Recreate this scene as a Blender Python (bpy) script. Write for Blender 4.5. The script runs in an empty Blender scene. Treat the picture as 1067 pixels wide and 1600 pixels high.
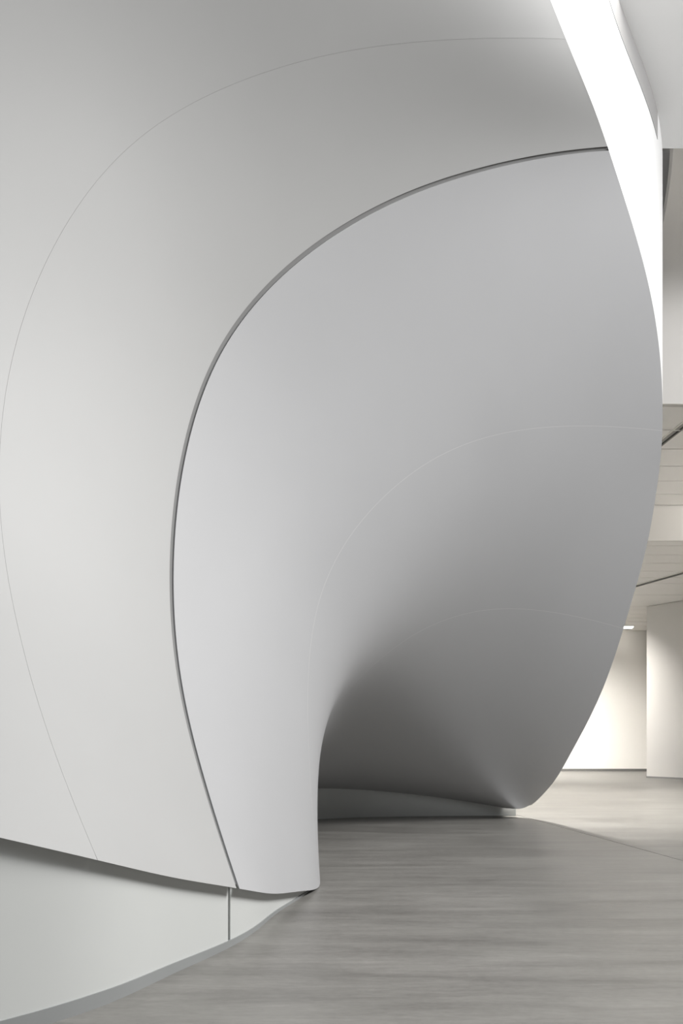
import bpy, bmesh, math, random
import numpy as np
from mathutils import Vector

scene = bpy.context.scene
col = scene.collection

# ---------------------------------------------------------------- camera
FPX, CXP, HYP, EYE = 1300.0, 533.5, 1100.0, 1.5        # focal length in px, principal column, horizon row, eye height
cam_data = bpy.data.cameras.new('camera')
cam_data.sensor_fit = 'VERTICAL'
cam_data.sensor_height = 36.0
cam_data.lens = 36.0 * FPX / 1600.0
cam_data.shift_y = (HYP - 800.0) / 1600.0              # rising-front lens: verticals stay vertical
cam_data.clip_end = 200
cam = bpy.data.objects.new('camera', cam_data)
cam.location = (0, 0, EYE)
cam.rotation_euler = (math.pi / 2, 0, 0)
col.objects.link(cam)
scene.camera = cam

# ---------------------------------------------------------------- world, exposure, large lights
world = bpy.data.worlds.new('world')
scene.world = world
world.use_nodes = True
world.node_tree.nodes['Background'].inputs[0].default_value = (0.95, 0.97, 1.0, 1)
world.node_tree.nodes['Background'].inputs[1].default_value = 0.05
vs = scene.view_settings
vs.view_transform = 'Standard'
vs.look = 'None'
vs.exposure = 0.0
vs.gamma = 1.0
vs.use_curve_mapping = False


def area_light(name, loc, target, size, power, color=(1, 1, 1), size_y=None, spread=math.pi):
    d = bpy.data.lights.new(name, 'AREA')
    d.energy = power
    d.color = color
    d.size = size
    if size_y:
        d.shape = 'RECTANGLE'
        d.size_y = size_y
    d.spread = spread
    o = bpy.data.objects.new(name, d)
    o.location = loc
    o.rotation_euler = (Vector(target) - Vector(loc)).to_track_quat('-Z', 'Y').to_euler()
    col.objects.link(o)
    return o


# rooflight of the tall hall, high over the right-hand side
area_light('rooflight', (13.0, 7.5, 13.5), (0.0, 6.0, 2.0), 7.0, 4000, (1.0, 0.99, 0.97), 6.0)
# added fill for the shell, high on the right, nearer the viewer
area_light('fill_light_right', (9.0, 3.0, 10.7), (0.0, 7.0, 4.0), 6.0, 1020, (0.99, 0.99, 1.0), 3.0)
# added fill for the overhangs, high on the left, behind the viewer
area_light('fill_light_left', (-3.5, -6.0, 9.2), (0.5, 8.0, 5.0), 7.0, 300, (0.97, 0.985, 1.0), 3.5)

# ---------------------------------------------------------------- materials
def new_mat(name):
    m = bpy.data.materials.new(name)
    m.use_nodes = True
    nt = m.node_tree
    return m, nt, nt.nodes['Principled BSDF']


def paint(name, rgb, rough=0.5, var=0.02, spec=0.35, bump=0.0, metal=0.0):
    """Painted or plastered surface: faint tonal mottling and very fine relief."""
    m, nt, b = new_mat(name)
    tc = nt.nodes.new('ShaderNodeTexCoord')
    n = nt.nodes.new('ShaderNodeTexNoise')
    n.inputs['Scale'].default_value = 1.3
    n.inputs['Detail'].default_value = 5
    nt.links.new(tc.outputs['Object'], n.inputs['Vector'])
    r = nt.nodes.new('ShaderNodeValToRGB')
    lo = [max(0, c * (1 - var)) for c in rgb]
    hi = [min(1, c * (1 + var)) for c in rgb]
    r.color_ramp.elements[0].position = 0.3
    r.color_ramp.elements[1].position = 0.7
    r.color_ramp.elements[0].color = (*lo, 1)
    r.color_ramp.elements[1].color = (*hi, 1)
    nt.links.new(n.outputs['Fac'], r.inputs['Fac'])
    nt.links.new(r.outputs['Color'], b.inputs['Base Color'])
    b.inputs['Roughness'].default_value = rough
    b.inputs['Metallic'].default_value = metal
    b.inputs['Specular IOR Level'].default_value = spec
    if bump:
        n2 = nt.nodes.new('ShaderNodeTexNoise')
        n2.inputs['Scale'].default_value = 140
        n2.inputs['Detail'].default_value = 3
        nt.links.new(tc.outputs['Object'], n2.inputs['Vector'])
        bp = nt.nodes.new('ShaderNodeBump')
        bp.inputs['Strength'].default_value = bump
        bp.inputs['Distance'].default_value = 0.002
        nt.links.new(n2.outputs['Fac'], bp.inputs['Height'])
        nt.links.new(bp.outputs['Normal'], b.inputs['Normal'])
    return m


def concrete_floor():
    m, nt, b = new_mat('trowelled_concrete')
    L = nt.links.new
    tc = nt.nodes.new('ShaderNodeTexCoord')

    def noise(sx, sy, scale, detail, rough=0.55, dist=0.0):
        mp = nt.nodes.new('ShaderNodeMapping')
        mp.inputs['Scale'].default_value = (sx, sy, 1)
        L(tc.outputs['Object'], mp.inputs['Vector'])
        n = nt.nodes.new('ShaderNodeTexNoise')
        n.inputs['Scale'].default_value = scale
        n.inputs['Detail'].default_value = detail
        n.inputs['Roughness'].default_value = rough
        n.inputs['Distortion'].default_value = dist
        L(mp.outputs['Vector'], n.inputs['Vector'])
        return n.outputs['Fac']

    def mix(a, bb, f):
        x = nt.nodes.new('ShaderNodeMix')
        x.data_type = 'FLOAT'
        x.inputs['Factor'].default_value = f
        L(a, x.inputs['A'])
        L(bb, x.inputs['B'])
        return x.outputs['Result']
    streak = noise(0.45, 3.2, 1.6, 7, 0.6, 0.5)
    fine = noise(1.2, 9.0, 3.0, 6, 0.65)
    blot = noise(1, 1, 0.9, 4)
    broad = noise(0.16, 1.5, 1.3, 5, 0.6, 0.3)
    grain = noise(1.0, 2.2, 16.0, 5, 0.65, 0.2)
    f = mix(mix(mix(mix(streak, fine, 0.35), broad, 0.33), blot, 0.2), grain, 0.16)
    r = nt.nodes.new('ShaderNodeValToRGB')
    r.color_ramp.elements[0].position = 0.38
    r.color_ramp.elements[1].position = 0.62
    r.color_ramp.elements[0].color = (0.125, 0.120, 0.111, 1)
    r.color_ramp.elements[1].color = (0.268, 0.261, 0.244, 1)
    L(f, r.inputs['Fac'])
    L(r.outputs['Color'], b.inputs['Base Color'])
    rr = nt.nodes.new('ShaderNodeMapRange')
    rr.inputs['From Min'].default_value = 0.3
    rr.inputs['From Max'].default_value = 0.7
    rr.inputs['To Min'].default_value = 0.30
    rr.inputs['To Max'].default_value = 0.48
    L(f, rr.inputs['Value'])
    L(rr.outputs['Result'], b.inputs['Roughness'])
    b.inputs['Specular IOR Level'].default_value = 0.45
    bp = nt.nodes.new('ShaderNodeBump')
    bp.inputs['Strength'].default_value = 0.12
    bp.inputs['Distance'].default_value = 0.004
    L(fine, bp.inputs['Height'])
    L(bp.outputs['Normal'], b.inputs['Normal'])
    return m


M = {
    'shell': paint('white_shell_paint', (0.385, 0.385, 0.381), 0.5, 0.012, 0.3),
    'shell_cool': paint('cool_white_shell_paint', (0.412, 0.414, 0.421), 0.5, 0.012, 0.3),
    'skin': paint('lightened_skin_paint', (0.70, 0.70, 0.694), 0.5, 0.01, 0.3),  # same paint as the shell, lightened to carry its strong light
    'joint': paint('joint_filler', (0.30, 0.30, 0.296), 0.7, 0.05, 0.2),
    'gap': paint('recess_backing', (0.21, 0.21, 0.208), 0.7, 0.04, 0.2),
    'seam': paint('pale_joint_filler', (0.54, 0.54, 0.535), 0.6, 0.02, 0.2),
    'plinth': paint('plinth_panel', (0.60, 0.612, 0.598), 0.35, 0.015, 0.4),
    'plinth_joint': paint('plinth_joint_strip', (0.34, 0.35, 0.345), 0.6, 0.03, 0.3),
    'kick': paint('brushed_kick_strip', (0.33, 0.34, 0.34), 0.42, 0.06, 0.5, metal=0.2),
    'wall': paint('warm_white_wall', (0.72, 0.70, 0.67), 0.6, 0.015, 0.25, 0.05),
    'ceiling': paint('ceiling_plank_white', (0.90, 0.88, 0.85), 0.55, 0.015, 0.25),
    'ceiling_joint': paint('ceiling_joint_grey', (0.36, 0.35, 0.33), 0.7, 0.03, 0.2),
    'soffit': paint('soffit_white', (0.90, 0.90, 0.895), 0.6, 0.01, 0.25),
    'trim': paint('grey_trim', (0.30, 0.295, 0.29), 0.55, 0.03, 0.3),
    'base': paint('grey_baseboard', (0.14, 0.135, 0.13), 0.5, 0.05, 0.35),
    'slot': paint('slot_diffuser_grey', (0.33, 0.32, 0.30), 0.5, 0.04, 0.4),
    'slot_dark': paint('slot_shade_dark', (0.06, 0.06, 0.055), 0.7, 0.05, 0.2),
    'slot_edge': paint('slot_edge_white', (0.78, 0.76, 0.72), 0.4, 0.02, 0.4),
    'floor_joint': paint('floor_joint_dark', (0.07, 0.065, 0.06), 0.7, 0.1, 0.2),
    'floor': concrete_floor(),
}


def emit(name, rgb, strength):
    m, nt, b = new_mat(name)
    b.inputs['Base Color'].default_value = (0.9, 0.9, 0.9, 1)
    b.inputs['Emission Color'].default_value = (*rgb, 1)
    b.inputs['Emission Strength'].default_value = strength
    return m


M['lamp'] = emit('lit_lamp_lens', (1.0, 0.97, 0.92), 9.0)

# ---------------------------------------------------------------- object helpers
def link_mesh(name, verts, faces, mat, parent=None, smooth=None, sharp=None):
    me = bpy.data.meshes.new(name)
    me.from_pydata([tuple(v) for v in verts], [], faces)
    me.materials.append(M[mat])
    if smooth is not None:
        me.polygons.foreach_set('use_smooth', smooth)
    if sharp:
        for e in me.edges:
            if tuple(sorted(e.vertices)) in sharp:
                e.use_edge_sharp = True
    me.validate()
    me.update()
    o = bpy.data.objects.new(name, me)
    col.objects.link(o)
    if parent:
        o.parent = parent
    return o


def recalc(o):
    bm = bmesh.new()
    bm.from_mesh(o.data)
    bmesh.ops.recalc_face_normals(bm, faces=bm.faces)
    bm.to_mesh(o.data)
    bm.free()
    return o


def structure(o, label=None):
    o['kind'] = 'structure'
    if label:
        o['label'] = label
    return o


def thing(name, label, category, loc=(0, 0, 0), group=None):
    o = bpy.data.objects.new(name, None)
    o.empty_display_size = 0.2
    o.location = loc
    col.objects.link(o)
    o['label'] = label
    o['category'] = category
    if group:
        o['group'] = group
    return o


def prism(name, poly, z0, z1, mat, parent=None):
    """Vertical prism over a plan polygon; z0 / z1 numbers or functions of (x, y)."""
    f0 = z0 if callable(z0) else (lambda x, y: z0)
    f1 = z1 if callable(z1) else (lambda x, y: z1)
    n = len(poly)
    v = [(x, y, f0(x, y)) for x, y in poly] + [(x, y, f1(x, y)) for x, y in poly]
    f = [tuple(range(n))[::-1], tuple(range(n, 2 * n))]
    f += [(i, (i + 1) % n, n + (i + 1) % n, n + i) for i in range(n)]
    return recalc(link_mesh(name, v, f, mat, parent))


def sheet(name, front, back, mat, parent=None):
    """Closed slab between two equal grids of points (rows x cols), smooth on its two broad faces."""
    r, c = len(front), len(front[0])
    v = [p for row in front for p in row] + [p for row in back for p in row]
    k = r * c
    faces, smooth = [], []
    for i in range(r - 1):
        for j in range(c - 1):
            a, b, d, e = i * c + j, i * c + j + 1, (i + 1) * c + j + 1, (i + 1) * c + j
            faces.append((a, b, d, e))
            faces.append((k + a, k + e, k + d, k + b))
            smooth += [True, True]
    ring = [j for j in range(c)] + [i * c + c - 1 for i in range(1, r)] + \
           [(r - 1) * c + j for j in range(c - 2, -1, -1)] + [i * c for i in range(r - 2, 0, -1)]
    sharp = set()
    for q in range(len(ring)):
        a, b = ring[q], ring[(q + 1) % len(ring)]
        faces.append((a, k + a, k + b, b))
        smooth.append(True)
        sharp.add(tuple(sorted((a, b))))
        sharp.add(tuple(sorted((k + a, k + b))))
    for q in (0, c - 1, (r - 1) * c, r * c - 1):
        sharp.add((q, k + q))
    o = link_mesh(name, v, faces, mat, parent, smooth, sharp)
    return o


# ---------------------------------------------------------------- the shell surface: cubic B-spline, control points in metres
NU, NV = 20, 15
CTRL = np.array([
    -2.076,3.236,1.139, -2.212,3.375,1.308, -2.462,3.632,1.664, -2.755,3.952,2.272, -2.93,4.21,2.971, -2.96,4.418,3.743, -2.826,4.603,4.513, -2.532,4.784,5.227, -2.096,4.979,5.835, -1.535,5.191,6.335, -0.871,5.422,6.745, -0.152,5.688,7.092, 0.585,5.993,7.395, 1.036,6.214,7.587, 1.247,6.327,7.682,
    -1.971,3.305,1.106, -2.101,3.451,1.276, -2.339,3.721,1.634, -2.625,4.057,2.24, -2.805,4.321,2.94, -2.841,4.531,3.717, -2.71,4.719,4.491, -2.418,4.904,5.208, -1.985,5.102,5.814, -1.421,5.318,6.309, -0.752,5.554,6.714, -0.035,5.818,7.058, 0.686,6.112,7.365, 1.119,6.32,7.564, 1.322,6.427,7.663,
    -1.707,3.505,0.999, -1.828,3.663,1.175, -2.049,3.956,1.539, -2.344,4.309,2.147, -2.54,4.577,2.849, -2.595,4.785,3.635, -2.469,4.976,4.419, -2.184,5.164,5.141, -1.759,5.367,5.745, -1.192,5.591,6.233, -0.511,5.835,6.626, 0.213,6.101,6.956, 0.918,6.384,7.254, 1.324,6.572,7.462, 1.51,6.669,7.565,
    -1.143,4.028,0.737, -1.293,4.172,0.931, -1.579,4.441,1.341, -1.885,4.795,1.935, -2.122,5.049,2.631, -2.19,5.249,3.433, -2.086,5.44,4.209, -1.806,5.618,4.95, -1.418,5.817,5.558, -0.849,6.047,6.041, -0.15,6.289,6.446, 0.564,6.566,6.748, 1.313,6.856,7, 1.739,7.067,7.148, 1.939,7.174,7.219,
    -0.932,4.554,0.547, -1.033,4.697,0.736, -1.225,4.966,1.12, -1.497,5.307,1.722, -1.686,5.573,2.393, -1.754,5.778,3.147, -1.676,5.955,3.921, -1.444,6.121,4.658, -1.049,6.305,5.291, -0.499,6.515,5.811, 0.162,6.749,6.23, 0.865,7.006,6.56, 1.586,7.285,6.814, 2.045,7.478,6.956, 2.268,7.577,7.021,
    -0.647,5.057,0.384, -0.742,5.189,0.568, -0.93,5.44,0.955, -1.168,5.774,1.56, -1.301,6.052,2.192, -1.336,6.266,2.91, -1.271,6.445,3.649, -1.076,6.594,4.373, -0.664,6.769,5.012, -0.134,6.966,5.546, 0.477,7.174,5.996, 1.136,7.408,6.35, 1.799,7.646,6.648, 2.264,7.81,6.804, 2.498,7.894,6.874,
    -0.504,5.5,0.247, -0.576,5.621,0.44, -0.716,5.851,0.837, -0.893,6.164,1.455, -0.986,6.433,2.095, -0.991,6.655,2.777, -0.896,6.839,3.473, -0.667,7.003,4.145, -0.265,7.178,4.749, 0.25,7.369,5.263, 0.834,7.572,5.692, 1.454,7.786,6.045, 2.097,8.006,6.336, 2.546,8.152,6.497, 2.775,8.226,6.57,
    -0.439,5.912,0.149, -0.483,6.014,0.351, -0.564,6.21,0.764, -0.672,6.482,1.404, -0.73,6.725,2.063, -0.702,6.941,2.727, -0.552,7.139,3.368, -0.267,7.327,3.966, 0.147,7.52,4.496, 0.655,7.725,4.942, 1.229,7.94,5.304, 1.837,8.16,5.596, 2.477,8.383,5.834, 2.925,8.534,5.954, 3.154,8.61,6.007,
    -0.289,6.357,0.075, -0.32,6.428,0.276, -0.38,6.569,0.685, -0.461,6.776,1.337, -0.5,6.977,2.001, -0.446,7.176,2.647, -0.244,7.38,3.232, 0.093,7.592,3.752, 0.523,7.81,4.204, 1.029,8.037,4.568, 1.595,8.274,4.839, 2.19,8.516,5.04, 2.809,8.754,5.197, 3.234,8.902,5.301, 3.448,8.975,5.35,
    -0.149,6.825,-0.025, -0.175,6.865,0.185, -0.223,6.947,0.603, -0.273,7.079,1.227, -0.289,7.227,1.854, -0.215,7.398,2.461, 0.03,7.601,2.999, 0.391,7.828,3.456, 0.826,8.065,3.851, 1.315,8.315,4.138, 1.877,8.569,4.331, 2.439,8.834,4.444, 3.025,9.093,4.507, 3.424,9.266,4.514, 3.625,9.352,4.513,
    -0.209,7.334,0.057, -0.204,7.339,0.239, -0.196,7.355,0.599, -0.18,7.409,1.115, -0.119,7.504,1.622, 0.008,7.645,2.163, 0.248,7.834,2.668, 0.6,8.061,3.093, 1.021,8.31,3.428, 1.5,8.567,3.664, 2.022,8.832,3.802, 2.56,9.095,3.874, 3.1,9.352,3.909, 3.455,9.516,3.93, 3.633,9.597,3.939,
    -0.382,7.864,0.189, -0.349,7.839,0.338, -0.285,7.802,0.632, -0.198,7.789,1.068, -0.068,7.833,1.504, 0.12,7.941,1.949, 0.387,8.109,2.364, 0.721,8.325,2.72, 1.125,8.568,2.995, 1.58,8.82,3.177, 2.073,9.075,3.271, 2.577,9.323,3.305, 3.081,9.559,3.309, 3.42,9.704,3.309, 3.589,9.775,3.307,
    -0.556,8.467,0.29, -0.507,8.417,0.417, -0.41,8.333,0.67, -0.268,8.255,1.058, -0.113,8.242,1.467, 0.168,8.307,1.804, 0.456,8.443,2.11, 0.788,8.633,2.371, 1.171,8.855,2.566, 1.606,9.084,2.697, 2.059,9.318,2.742, 2.537,9.542,2.724, 2.993,9.76,2.674, 3.288,9.898,2.622, 3.434,9.965,2.593,
    -0.712,9.22,0.363, -0.649,9.139,0.475, -0.523,8.995,0.699, -0.334,8.836,1.046, -0.109,8.751,1.383, 0.199,8.755,1.65, 0.518,8.84,1.865, 0.852,8.988,2.034, 1.218,9.171,2.154, 1.617,9.369,2.219, 2.035,9.572,2.217, 2.465,9.769,2.16, 2.887,9.96,2.074, 3.164,10.081,2.006, 3.302,10.139,1.969,
    -0.803,10.05,0.409, -0.713,9.929,0.504, -0.536,9.71,0.693, -0.258,9.459,0.975, 0.037,9.303,1.226, 0.346,9.246,1.431, 0.665,9.275,1.58, 0.986,9.373,1.682, 1.32,9.513,1.741, 1.67,9.673,1.752, 2.034,9.841,1.714, 2.4,10.008,1.635, 2.764,10.169,1.527, 3.005,10.271,1.445, 3.125,10.32,1.401,
    -0.633,10.708,0.421, -0.502,10.567,0.493, -0.246,10.309,0.635, 0.086,10.015,0.835, 0.381,9.823,1.011, 0.661,9.729,1.151, 0.937,9.717,1.249, 1.213,9.772,1.306, 1.492,9.87,1.324, 1.78,9.99,1.305, 2.072,10.122,1.249, 2.362,10.254,1.161, 2.644,10.386,1.043, 2.821,10.471,0.95, 2.908,10.512,0.901,
    0.332,11,0.381, 0.407,10.884,0.424, 0.554,10.674,0.509, 0.752,10.427,0.633, 0.944,10.257,0.742, 1.137,10.163,0.827, 1.333,10.136,0.883, 1.533,10.164,0.909, 1.737,10.228,0.907, 1.945,10.311,0.88, 2.157,10.404,0.829, 2.366,10.499,0.756, 2.571,10.593,0.664, 2.705,10.652,0.588, 2.772,10.681,0.547,
    1.568,11.1,0.227, 1.55,11.018,0.256, 1.519,10.874,0.312, 1.543,10.708,0.383, 1.607,10.593,0.438, 1.697,10.529,0.479, 1.8,10.51,0.502, 1.914,10.527,0.509, 2.032,10.568,0.502, 2.154,10.62,0.483, 2.277,10.677,0.455, 2.4,10.733,0.419, 2.522,10.786,0.378, 2.601,10.818,0.352, 2.64,10.834,0.337,
    2.035,11.126,0.132, 2.032,11.061,0.148, 2.026,10.95,0.176, 2.024,10.836,0.206, 2.044,10.764,0.227, 2.083,10.729,0.24, 2.133,10.725,0.246, 2.191,10.745,0.245, 2.251,10.777,0.242, 2.312,10.813,0.237, 2.373,10.849,0.232, 2.432,10.88,0.229, 2.49,10.906,0.224, 2.528,10.919,0.215, 2.546,10.924,0.21,
    2.238,11.127,0.098, 2.237,11.07,0.104, 2.239,10.977,0.113, 2.242,10.887,0.12, 2.252,10.837,0.121, 2.273,10.819,0.121, 2.301,10.825,0.118, 2.332,10.848,0.114, 2.364,10.877,0.115, 2.394,10.907,0.118, 2.423,10.932,0.128, 2.449,10.952,0.142, 2.473,10.964,0.156, 2.487,10.968,0.161, 2.494,10.97,0.162,
]).reshape(NU, NV, 3)


def knots(n):
    return np.concatenate([[0] * 3, np.linspace(0, 1, n - 2), [1] * 3])


def basis_rows(n, ts, deriv=0):
    k = knots(n)
    t = np.clip(np.asarray(ts, float), 0.0, 1 - 1e-9)
    N = [(t >= k[i]) & (t < k[i + 1]) for i in range(n + 3)]
    N = [x.astype(float) for x in N]
    prev = N
    for d in range(1, 4):
        prev = N
        new = []
        for i in range(n + 3 - d):
            a = 0 if k[i + d] == k[i] else (t - k[i]) / (k[i + d] - k[i]) * N[i]
            b = 0 if k[i + d + 1] == k[i + 1] else (k[i + d + 1] - t) / (k[i + d + 1] - k[i + 1]) * N[i + 1]
            new.append(a + b + 0 * t)
        N = new
    if deriv:
        N = []
        for i in range(n):
            a = 0 if k[i + 3] == k[i] else 3 / (k[i + 3] - k[i]) * prev[i]
            b = 0 if k[i + 4] == k[i + 1] else 3 / (k[i + 4] - k[i + 1]) * prev[i + 1]
            N.append(a - b + 0 * t)
    return np.array(N[:n]).T


def surf_points(us, vvs):
    """Positions, d/du and outward-facing normals for matching arrays of (u, v); u < 0 runs on straight."""
    us = np.asarray(us, float)
    vvs = np.asarray(vvs, float)
    A, dA = basis_rows(NU, us), basis_rows(NU, us, 1)
    B, dB = basis_rows(NV, vvs), basis_rows(NV, vvs, 1)
    P = np.einsum('qi,qj,ijc->qc', A, B, CTRL)
    Pu = np.einsum('qi,qj,ijc->qc', dA, B, CTRL)
    Pv = np.einsum('qi,qj,ijc->qc', A, dB, CTRL)
    P = P + Pu * np.minimum(us, 0)[:, None]
    n = np.cross(Pu, Pv)
    ln = np.linalg.norm(n, axis=1)
    n = n / np.maximum(ln, 1e-9)[:, None]
    return P, Pu, n


def base_pt(us):
    return surf_points(us, np.zeros(len(us)))


def rim_pt(us):
    return surf_points(us, np.ones(len(us)))


# seams of the shell: u of the joint, half width of the joint in metres
SEAMS = {'S1': 0.12, 'S2': 0.245, 'S3': 0.47, 'S4': 0.665}
U_START, U_END = -0.18, 0.997
THICK = 0.055
# which way the normal points: it must face the viewer's side of the leg
_, _, n0 = surf_points([0.2], [0.3])
SIGN = -1.0 if n0[0][1] > 0 else 1.0


def shell_grid(u0, u1, h0, h1, nu, nv, depth=0.0, taper=False, v0=0.0):
    """Grid of points between two seams, held back h0 / h1 metres from them, set back `depth` along the normal."""
    vv = np.linspace(v0, 1, nv)
    rows = []
    e0 = surf_points(np.full(nv, u0), vv)
    e1 = surf_points(np.full(nv, u1), vv)
    s0 = u0 + h0 / np.linalg.norm(e0[1], axis=1).clip(0.05)
    s1 = u1 - h1 / np.linalg.norm(e1[1], axis=1).clip(0.05)
    for i in range(nu):
        t = i / (nu - 1)
        P, _, n = surf_points(s0 * (1 - t) + s1 * t, vv)
        su_ = s0 * (1 - t) + s1 * t
        k = np.minimum(1, (1 - vv) / 0.10 + 0.02) * np.minimum(1, vv / 0.03 + 0.04) * np.minimum(1, (1 - su_) / 0.08 + 0.01) if taper else np.ones(nv)
        rows.append(P - SIGN * n * (depth * k)[:, None])
    return np.array(rows)


# ---------------------------------------------------------------- the setting
SL = 0.22                                               # fall of the raked ceilings, metres per metre
FAR_Y = 18.57


def ceil_low(x, y):
    return 3.14 + SL * (FAR_Y - y)


def ceil_up(x, y):
    return 4.78 + SL * (13.76 - y)


# floor: three cast slabs on a dark bed, parted by two joints
def dj(y, off=0.0):
    """x of the slanting floor joint at depth y."""
    return 3.27 - (y - 7.96) * 0.2736 + off


floor = prism('floor', [(-9, -7), (14, -7), (14, 21), (-9, 21)], -0.20, -0.012, 'floor_joint')
structure(floor, 'grey trowelled concrete floor with fine joints')
g = 0.004
JY = 7.09
for poly in ([(-9, -7), (14, -7), (14, JY - 0.0015), (-9, JY - 0.0015)],
             [(-9, JY + 0.0015), (dj(JY) - g, JY + 0.0015), (dj(21) - g, 21), (-9, 21)],
             [(dj(JY) + g, JY + 0.0015), (14, JY + 0.0015), (14, 21), (dj(21) + g, 21)]):
    prism('floor_slab', poly, -0.013, 0.0, 'floor', floor)

# far wall and its recessed baseboard
wf = prism('wall_back', [(-3, FAR_Y), (7.5, FAR_Y), (7.5, FAR_Y + 0.2), (-3, FAR_Y + 0.2)], 0.0, 3.6, 'wall')
structure(wf, 'far white wall washed with light')
bb = prism('baseboard_back', [(-3, FAR_Y - 0.012), (6.84, FAR_Y - 0.012), (6.84, FAR_Y), (-3, FAR_Y)], 0.0, 0.055, 'base')
structure(bb, 'thin dark grey baseboard of the far wall')

# right wall: an outer corner, then running right nearly square to the view
wc = (6.22, 16.96)
wr = prism('wall_right', [wc, (7.4, 16.25), (10.5, 14.4), (10.5, 18.9), (6.95, 18.9)], 0.0,
           lambda x, y: ceil_low(x, y) - 0.01, 'wall')
structure(wr, 'plain warm white wall with an outer corner at the right')
br = prism('baseboard_right', [(6.21, 16.955), (7.4, 16.24), (10.5, 14.39), (10.5, 14.4), (7.4, 16.25), (6.22, 16.962)],
           0.0, 0.03, 'trim')
structure(br, 'thin grey baseboard strip of the right wall')

# ceilings: joint-grey backing with separate planks hung just below it
def plank_ceiling(fn, lines, xs, x1, gap, label, thick=0.02, lip=None):
    xf = xs if callable(xs) else (lambda y: xs)
    y0, y1 = lines[0], lines[-1]
    back = prism('ceiling', [(xf(y0), y0), (x1, y0), (x1, y1), (xf(y1), y1)] + ([(xf(y1), lines[2]), (xf(y0), lines[2])] if xf(y0) != xf(y1) else []), lambda x, y: fn(x, y) + 0.03,
                 lambda x, y: fn(x, y) + 0.12, 'ceiling_joint')
    structure(back, label)
    for a, b in zip(lines[:-1], lines[1:]):
        a2, b2 = a + gap / 2, b - gap / 2
        x0 = xf(a2)
        prism('plank', [(x0, a2), (x1, a2), (x1, b2), (x0, b2)], lambda x, y: fn(x, y),
              lambda x, y: fn(x, y) + thick, 'ceiling', back)
    return back


X0C, X1C = 2.9, 11.0
plank_ceiling(ceil_up, [10.92, 11.48, 11.98, 12.47, 12.93, 13.36, 13.74], lambda y: 2.9 if y < 11.95 else 1.7, X1C, 0.02,
              'raked upper ceiling of wide white planks')
plank_ceiling(ceil_low, [13.78, 13.96, 14.34, 14.71, 15.07, 15.40, 15.70, 16.30, 16.96, 17.19, 17.43, 17.70, 17.96, 18.20, FAR_Y],
              -3.0, X1C, 0.016, 'raked lower ceiling of white planks over the far bay')
bk = prism('wall_bulkhead', [(1.7, 13.76), (X1C, 13.76), (X1C, 13.90), (1.7, 13.90)], ceil_low(0, 13.76), ceil_up(0, 13.76) + 0.2, 'wall')
structure(bk, 'white bulkhead step between the two plank ceilings')
# pale metal strip in the joint of the upper ceiling
st = prism('trim_1', [(X0C, 11.472), (X1C, 11.472), (X1C, 11.490), (X0C, 11.490)], lambda x, y: ceil_up(x, y) - 0.008,
           lambda x, y: ceil_up(x, y) + 0.02, 'slot_edge')
structure(st, 'thin pale metal strip across the upper plank ceiling')

# tall upper wall over the raked ceiling, with a curved reveal at its left end
UW = 10.86
zb = ceil_up(0, UW)
arc = []
for i in range(13):
    t = i / 12
    z = 7.70 + (8.95 - 7.70) * t
    arc.append((4.185 + 0.150 * math.sin(t * math.pi * 0.5), z))
outline = [(4.185 - 0.0, zb)] + arc + [(4.335, 9.9), (11, 9.9), (11, zb)]
n = len(outline)
v = [(x, UW, z) for x, z in outline] + [(x, UW + 0.12, z) for x, z in outline]
f = [tuple(range(n)), tuple(range(n, 2 * n))[::-1]] + [(i, n + i, n + (i + 1) % n, (i + 1) % n) for i in range(n)]
uw = recalc(link_mesh('wall_upper', v, f, 'wall'))
structure(uw, 'tall warm white upper wall with a curved left edge')
ub = prism('wall_recess', [(2.5, UW + 0.55), (11, UW + 0.55), (11, UW + 0.7), (2.5, UW + 0.7)], zb + 0.25, 9.9, 'trim')
structure(ub, 'grey wall set back behind the curved reveal')

# soffit slab at the upper right, raked like the other ceilings
def px(x, y, d):
    return Vector(((x - CXP) / FPX * d, d, EYE + (HYP - y) / FPX * d))


PA, PB = px(1033.8, 232, 9.18), px(972, 3, 8.16)
s_sof = (PA.z - PB.z) / (PA.y - PB.y)


def soffit_z(x, y):
    return PA.z + s_sof * (y - PA.y)


dirn = (PB - PA) / (PA.y - PB.y)


def sof_edge(y):
    return PA.x + dirn.x * (PA.y - y) - 0.10


so = prism('ceiling_soffit', [(sof_edge(PA.y), PA.y), (11, PA.y), (11, PB.y - 0.02), (sof_edge(PB.y - 0.02), PB.y - 0.02)], soffit_z,
           lambda x, y: soffit_z(x, y) + 0.35, 'soffit')
structure(so, 'smooth white ceiling soffit at the upper right')

uc = prism('light_block_slab', [(3.9, PA.y - 0.6), (11, PA.y - 0.6), (11, 11.2), (3.9, 11.2)], 8.95, 9.1, 'soffit')  # unseen slab added to block rooflight from the upper wall
structure(uc, 'unseen white slab added to keep rooflight off the upper wall')
uf = prism('light_block_upstand', [(3.9, PA.y - 0.12), (11, PA.y - 0.12), (11, PA.y), (3.9, PA.y)], soffit_z(0, PA.y) + 0.2, 8.95, 'soffit')  # unseen upstand, added with the slab as a light block
structure(uf, 'unseen white upstand added to block light behind the soffit')

# ---------------------------------------------------------------- the curved shell
shell = thing('curved_shell', 'sweeping white curved shell wall flaring into an overhanging canopy with seamed panels',
              'sculpture', (0.0, 6.0, 0.0))
shell_inv = shell.location.copy()


def to_shell(g3):
    return [[(p[0] - shell_inv.x, p[1] - shell_inv.y, p[2] - shell_inv.z) for p in row] for row in g3]


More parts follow.
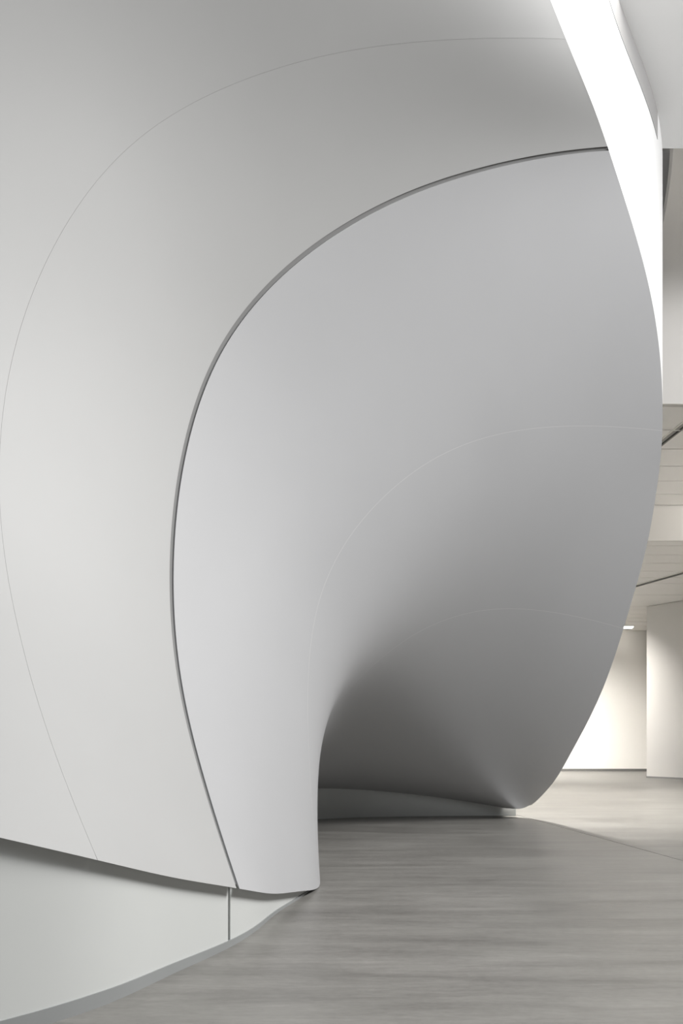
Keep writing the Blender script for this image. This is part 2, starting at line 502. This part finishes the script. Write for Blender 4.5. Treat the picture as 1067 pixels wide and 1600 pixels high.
HALF = {'S1': 0.0011, 'S2': 0.020, 'S3': 0.002, 'S4': 0.002}
names = ['start', 'S1', 'S2', 'S3', 'S4', 'end']
uval = {'start': U_START, 'end': U_END, **SEAMS}
res = [(34, 90), (30, 110), (40, 120), (34, 130), (64, 120)]
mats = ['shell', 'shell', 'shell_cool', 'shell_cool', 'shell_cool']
labels = ['warm white panel at the outer left of the sweep', 'warm white panel between the hairline seam and the wide dark joint',
          'cool white panel that folds round the narrow leg', 'grey shaded panel arching over the hollow',
          'dark shaded lowest panel above the rear plinth']
for i in range(5):
    a, b = names[i], names[i + 1]
    nu, nv = res[i]
    fr = shell_grid(uval[a], uval[b], HALF.get(a, 0), HALF.get(b, 0), nu, nv)
    bk_ = shell_grid(uval[a], uval[b], HALF.get(a, 0), HALF.get(b, 0), nu, nv, THICK, True)
    o = sheet('shell_panel', to_shell(fr), to_shell(bk_), mats[i], shell)
    o['label'] = labels[i]
# joint strips lying in the seams
for k, dep, mat, nm in (('S1', 0.0008, 'joint', 'hairline_joint'), ('S2', 0.012, 'gap', 'recessed_joint'),
                        ('S3', 0.0002, 'seam', 'hairline_joint'), ('S4', 0.0002, 'seam', 'hairline_joint')):
    hw = HALF[k] + (0.012 if k == 'S2' else 0.0)
    fr = shell_grid(uval[k], uval[k], -hw, -hw, 3, 140, dep, v0=0.004)
    bk_ = shell_grid(uval[k], uval[k], -hw, -hw, 3, 140, dep + 0.006, v0=0.004)
    sheet(nm, to_shell(fr), to_shell(bk_), mat, shell)

# outer vertical skin standing on the rim of the shell
Z_TOP = 9.6


def skin_panel(us, label, extra=None, zfun=None):
    P = rim_pt(us)[0]
    pts = [tuple(p) for p in P]
    if extra:
        pts += extra
    nz = 12
    fr, bk2 = [], []
    for i, p in enumerate(pts):
        q0 = Vector(pts[max(i - 1, 0)]).xy
        q1 = Vector(pts[min(i + 1, len(pts) - 1)]).xy
        t = (q1 - q0).normalized()
        nrm = Vector((t.y, -t.x))
        fr.append([(p[0], p[1], p[2] + (Z_TOP - p[2]) * j / (nz - 1)) for j in range(nz)])
        th = [0.05 * min(1, (Z_TOP - p[2]) * j / (nz - 1) / 0.5) + 0.0005 for j in range(nz)]
        bk2.append([(p[0] - nrm.x * th[j], p[1] - nrm.y * th[j], p[2] + (Z_TOP - p[2]) * j / (nz - 1)) for j in range(nz)])
    o = sheet('skin_panel', to_shell(fr), to_shell(bk2), 'skin', shell)
    o['label'] = label
    return o


def su(u, metres):
    _, pu, _ = rim_pt([u])
    return u + metres / np.linalg.norm(pu[0])


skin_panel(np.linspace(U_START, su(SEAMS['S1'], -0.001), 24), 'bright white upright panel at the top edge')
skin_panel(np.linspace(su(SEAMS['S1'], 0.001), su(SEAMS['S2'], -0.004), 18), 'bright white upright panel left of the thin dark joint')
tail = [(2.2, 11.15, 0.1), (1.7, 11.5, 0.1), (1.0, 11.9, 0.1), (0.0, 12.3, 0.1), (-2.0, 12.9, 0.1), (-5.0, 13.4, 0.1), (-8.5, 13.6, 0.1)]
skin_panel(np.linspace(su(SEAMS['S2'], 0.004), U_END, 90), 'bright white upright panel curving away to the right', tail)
pj = rim_pt([SEAMS['S2']])[0][0]
fr = [[(pj[0] + s * 0.012 - 0.02, pj[1] + s * 0.018 + 0.02, pj[2] + (Z_TOP - pj[2]) * j / 3) for j in range(4)] for s in (-1, 0, 1)]
bk2 = [[(x - 0.02, y + 0.015, z) for x, y, z in r] for r in fr]
sheet('skin_joint', to_shell(fr), to_shell(bk2), 'joint', shell)

# grey shadow-gap band where the skin meets the soffit
us = np.linspace(su(SEAMS['S1'], 0.3), 0.40, 40)
P = rim_pt(us)[0]
fr, bk2 = [], []
for i, p in enumerate(P):
    t = (Vector(P[min(i + 1, len(P) - 1)]) - Vector(P[max(i - 1, 0)])).xy.normalized()
    nrm = Vector((t.y, -t.x))
    zt = soffit_z(p[0], p[1]) + 0.05
    zs = [zt - 0.345, zt - 0.2, zt]
    fr.append([(p[0] + nrm.x * 0.004, p[1] + nrm.y * 0.004, z) for z in zs])
    bk2.append([(p[0], p[1], z) for z in zs])
sheet('top_band', to_shell(fr), to_shell(bk2), 'trim', shell)

# plinth under the shell
SET = 0.055


def plinth_plan(us, inset):
    P, pu, _ = base_pt(us)
    out = []
    for p, d in zip(P, pu):
        t = Vector((d[0], d[1])).normalized()
        nrm = Vector((t.y, -t.x))                      # to the right of travel = outwards
        out.append((p[0] - nrm.x * inset, p[1] - nrm.y * inset, p[2]))
    return out


def plinth_panel(name, us, z0f, z1f, mat, inset, thick, parent, label=None, ext=0.0):
    a = plinth_plan(us, inset)
    b = plinth_plan(us, inset + thick)
    if ext:                                            # run straight on past the last base point to the foot
        for lst in (a, b):
            d = (Vector(lst[-1]) - Vector(lst[-3])).normalized()
            e = Vector(lst[-1]) + d * ext
            lst.append((e.x, e.y, lst[-1][2] - 0.02))
        us = list(us) + [us[-1]]
    fr = [[(p[0], p[1], z0f(u, p)), (p[0], p[1], max(z1f(u, p), z0f(u, p) + 0.002))] for u, p in zip(us, a)]
    bk3 = [[(q[0], q[1], f_[0][2]), (q[0], q[1], f_[1][2])] for q, f_ in zip(b, fr)]
    o = sheet(name, to_shell(fr), to_shell(bk3), mat, parent)
    if label:
        o['label'] = label
    return o


plinth = None
U_J = 0.2435                                            # plinth joint just left of the wide seam
segs = [(U_START, U_J - 0.0016, 60, 'long pale plinth panel at the lower left'),
        (U_J + 0.0016, 0.50, 50, 'short pale plinth panel tapering out under the leg'),
        (0.50, U_END, 110, 'low plinth in deep shade under the rear canopy')]
for q, (a, b, k, lab) in enumerate(segs):
    o = plinth_panel('plinth_panel', np.linspace(a, b, k), lambda u, p: 0.0, lambda u, p: p[2] + (0.04 if u < 0.36 else 0.012), 'plinth', SET, 0.03, shell, lab, 0.14 if q == 2 else 0.0)
    if q == 0:
        plinth = o
plinth_panel('plinth_joint', np.linspace(U_J - 0.004, U_J + 0.004, 3), lambda u, p: 0.0, lambda u, p: p[2] + 0.01, 'plinth_joint', SET + 0.015, 0.02, shell)


def kick_h(u, p):
    return max(0.004, min(0.075, 0.012 + 0.085 * p[2]))


plinth_panel('kick_strip', np.linspace(U_START, 0.482, 100), lambda u, p: 0.0, kick_h, 'kick', SET - 0.008, 0.02, shell,
             'grey metal kick strip along the floor')

# ---------------------------------------------------------------- fittings in the raked ceilings
def slot_diffuser(p0, p1, fn, width, label):
    """Linear air slot let into the ceiling: one edge paler as if lit, one grey, a grey blade and a dark void."""
    p0, p1 = Vector(p0), Vector(p1)
    t = (p1 - p0).normalized()
    nn = Vector((-t.y, t.x))
    root = thing('slot_diffuser', label, 'air vent', (p0.x, p0.y, fn(p0.x, p0.y)), 'slot diffusers in the plank ceilings')

    def bar(name, off, w, drop, mat):
        a, b = p0 + nn * (off - w / 2), p0 + nn * (off + w / 2)
        c, d = p1 + nn * (off + w / 2), p1 + nn * (off - w / 2)
        base = root.location
        pl = [(q.x - base.x, q.y - base.y) for q in (a, b, c, d)]
        prism(name, pl, lambda x, y: fn(x + base.x, y + base.y) - base.z - drop,
              lambda x, y: fn(x + base.x, y + base.y) - base.z + 0.002, mat, root)
    bar('edge_profile', -width * 0.5, width * 0.16, 0.014, 'slot_edge')  # paler tone paints the light caught on this edge
    bar('edge_profile', width * 0.5, width * 0.16, 0.014, 'slot')
    bar('blade', -width * 0.12, width * 0.5, 0.006, 'slot')
    bar('shade_bar', width * 0.28, width * 0.28, 0.004, 'slot_dark')  # dark bar paints the shade inside the slot
    return root


slot_diffuser((4.30, 12.60), (4.78, 10.95), ceil_up, 0.11, 'long grey slot diffuser in the nearer, higher plank ceiling')
slot_diffuser((5.35, 16.05), (7.4, 12.9 + 0.95), ceil_low, 0.10, 'long grey slot diffuser in the lower plank ceiling')


def downlight(x, y, label, power, cone, aim=None, fn=ceil_low):
    z = fn(x, y)
    root = thing('ceiling_downlight', label, 'ceiling light', (x, y, z), 'downlights along the far wall')
    hw, hd = 0.13, 0.07
    tilt = -SL
    ring_o = [(-hw, -hd), (hw, -hd), (hw, hd), (-hw, hd)]
    prism('rim', ring_o, lambda a, b: tilt * b - 0.012, lambda a, b: tilt * b, 'slot_edge', root)
    lens = prism('lens', [(a * 0.86, b * 0.82) for a, b in ring_o], lambda a, b: tilt * b - 0.02, lambda a, b: tilt * b - 0.011, 'lamp', root)
    d = bpy.data.lights.new('downlight_beam', 'SPOT')
    d.energy = 1.0 * power
    d.color = (1.0, 0.965, 0.91)
    d.spot_size = math.radians(cone)
    d.spot_blend = 0.5
    d.shadow_soft_size = 0.12
    o = bpy.data.objects.new('downlight_beam', d)
    o.location = (x, y - 0.02, z - 0.06)
    if aim:
        o.rotation_euler = (Vector(aim) - Vector(o.location)).to_track_quat('-Z', 'Y').to_euler()
    col.objects.link(o)
    return root


downlight(6.29, 18.30, 'lit rectangular downlight in the lower plank ceiling before the far wall', 3, 110)
for xx, yy, pw in ((2.95, 13.50, 1300), (3.25, 13.10, 1300)):
    downlight(xx, yy, 'lit rectangular downlight in the upper plank ceiling, behind the canopy, ' + ('nearer the bulkhead' if yy > 13.3 else 'nearer the canopy'), pw, 92, None, ceil_up)
tk = Vector((8.4, 12.1, ceil_up(8.4, 12.1)))  # unseen spot added to brighten the bulkhead and upper ceiling
ts = thing('added_fill_spot', 'added unseen spotlight off to the right, filling the bulkhead and upper plank ceiling', 'ceiling light', tk)
prism('base_plate', [(-0.06, -0.06), (0.06, -0.06), (0.06, 0.06), (-0.06, 0.06)], lambda a, b: -SL * b - 0.02, lambda a, b: -SL * b, 'slot_edge', ts)
prism('stem', [(-0.012, -0.012), (0.012, -0.012), (0.012, 0.012), (-0.012, 0.012)], -0.26, -0.015, 'slot_edge', ts)
prism('head', [(0.07 * math.cos(i * math.pi / 5), 0.07 * math.sin(i * math.pi / 5)) for i in range(10)], -0.40, -0.26, 'slot_edge', ts)
td = bpy.data.lights.new('fill_spot_beam', 'SPOT')
td.energy = 330
td.color = (1.0, 0.965, 0.91)
td.spot_size = math.radians(75)
td.spot_blend = 0.8
td.shadow_soft_size = 0.06
to = bpy.data.objects.new('fill_spot_beam', td)
to.location = tk + Vector((-0.12, 0.05, -0.36))
to.rotation_euler = (Vector((5.2, 13.6, 5.0)) - to.location).to_track_quat('-Z', 'Y').to_euler()
col.objects.link(to)

# long trough that washes the far wall, out of sight behind the canopy
tx0, tx1, ty = 0.8, 5.6, 16.2
tz = ceil_low(0, ty)
tr = thing('linear_wall_washer', 'long slim lamp trough under the lower plank ceiling, behind the canopy', 'ceiling light',
           ((tx0 + tx1) / 2, ty, tz))
hl = (tx1 - tx0) / 2
prism('housing', [(-hl, -0.05), (hl, -0.05), (hl, 0.05), (-hl, 0.05)], -0.10, lambda a, b: -SL * b, 'slot_edge', tr)
prism('lens', [(-hl + 0.03, -0.035), (hl - 0.03, -0.035), (hl - 0.03, 0.04), (-hl + 0.03, 0.04)], -0.108, -0.10, 'lamp', tr)
area_light('wall_washer_beam', ((tx0 + tx1) / 2, ty + 0.02, tz - 0.13), ((tx0 + tx1) / 2 + 0.3, FAR_Y, -0.5), tx1 - tx0, 215,
           (1.0, 0.97, 0.925), 0.08, math.radians(84))

# hidden strip of fill added behind the soffit to brighten the upper wall
area_light('wall_fill_beam', (7.0, PA.y + 0.12, 8.55), (7.0, UW, 6.6), 7.0, 14, (1.0, 0.965, 0.92), 0.08)
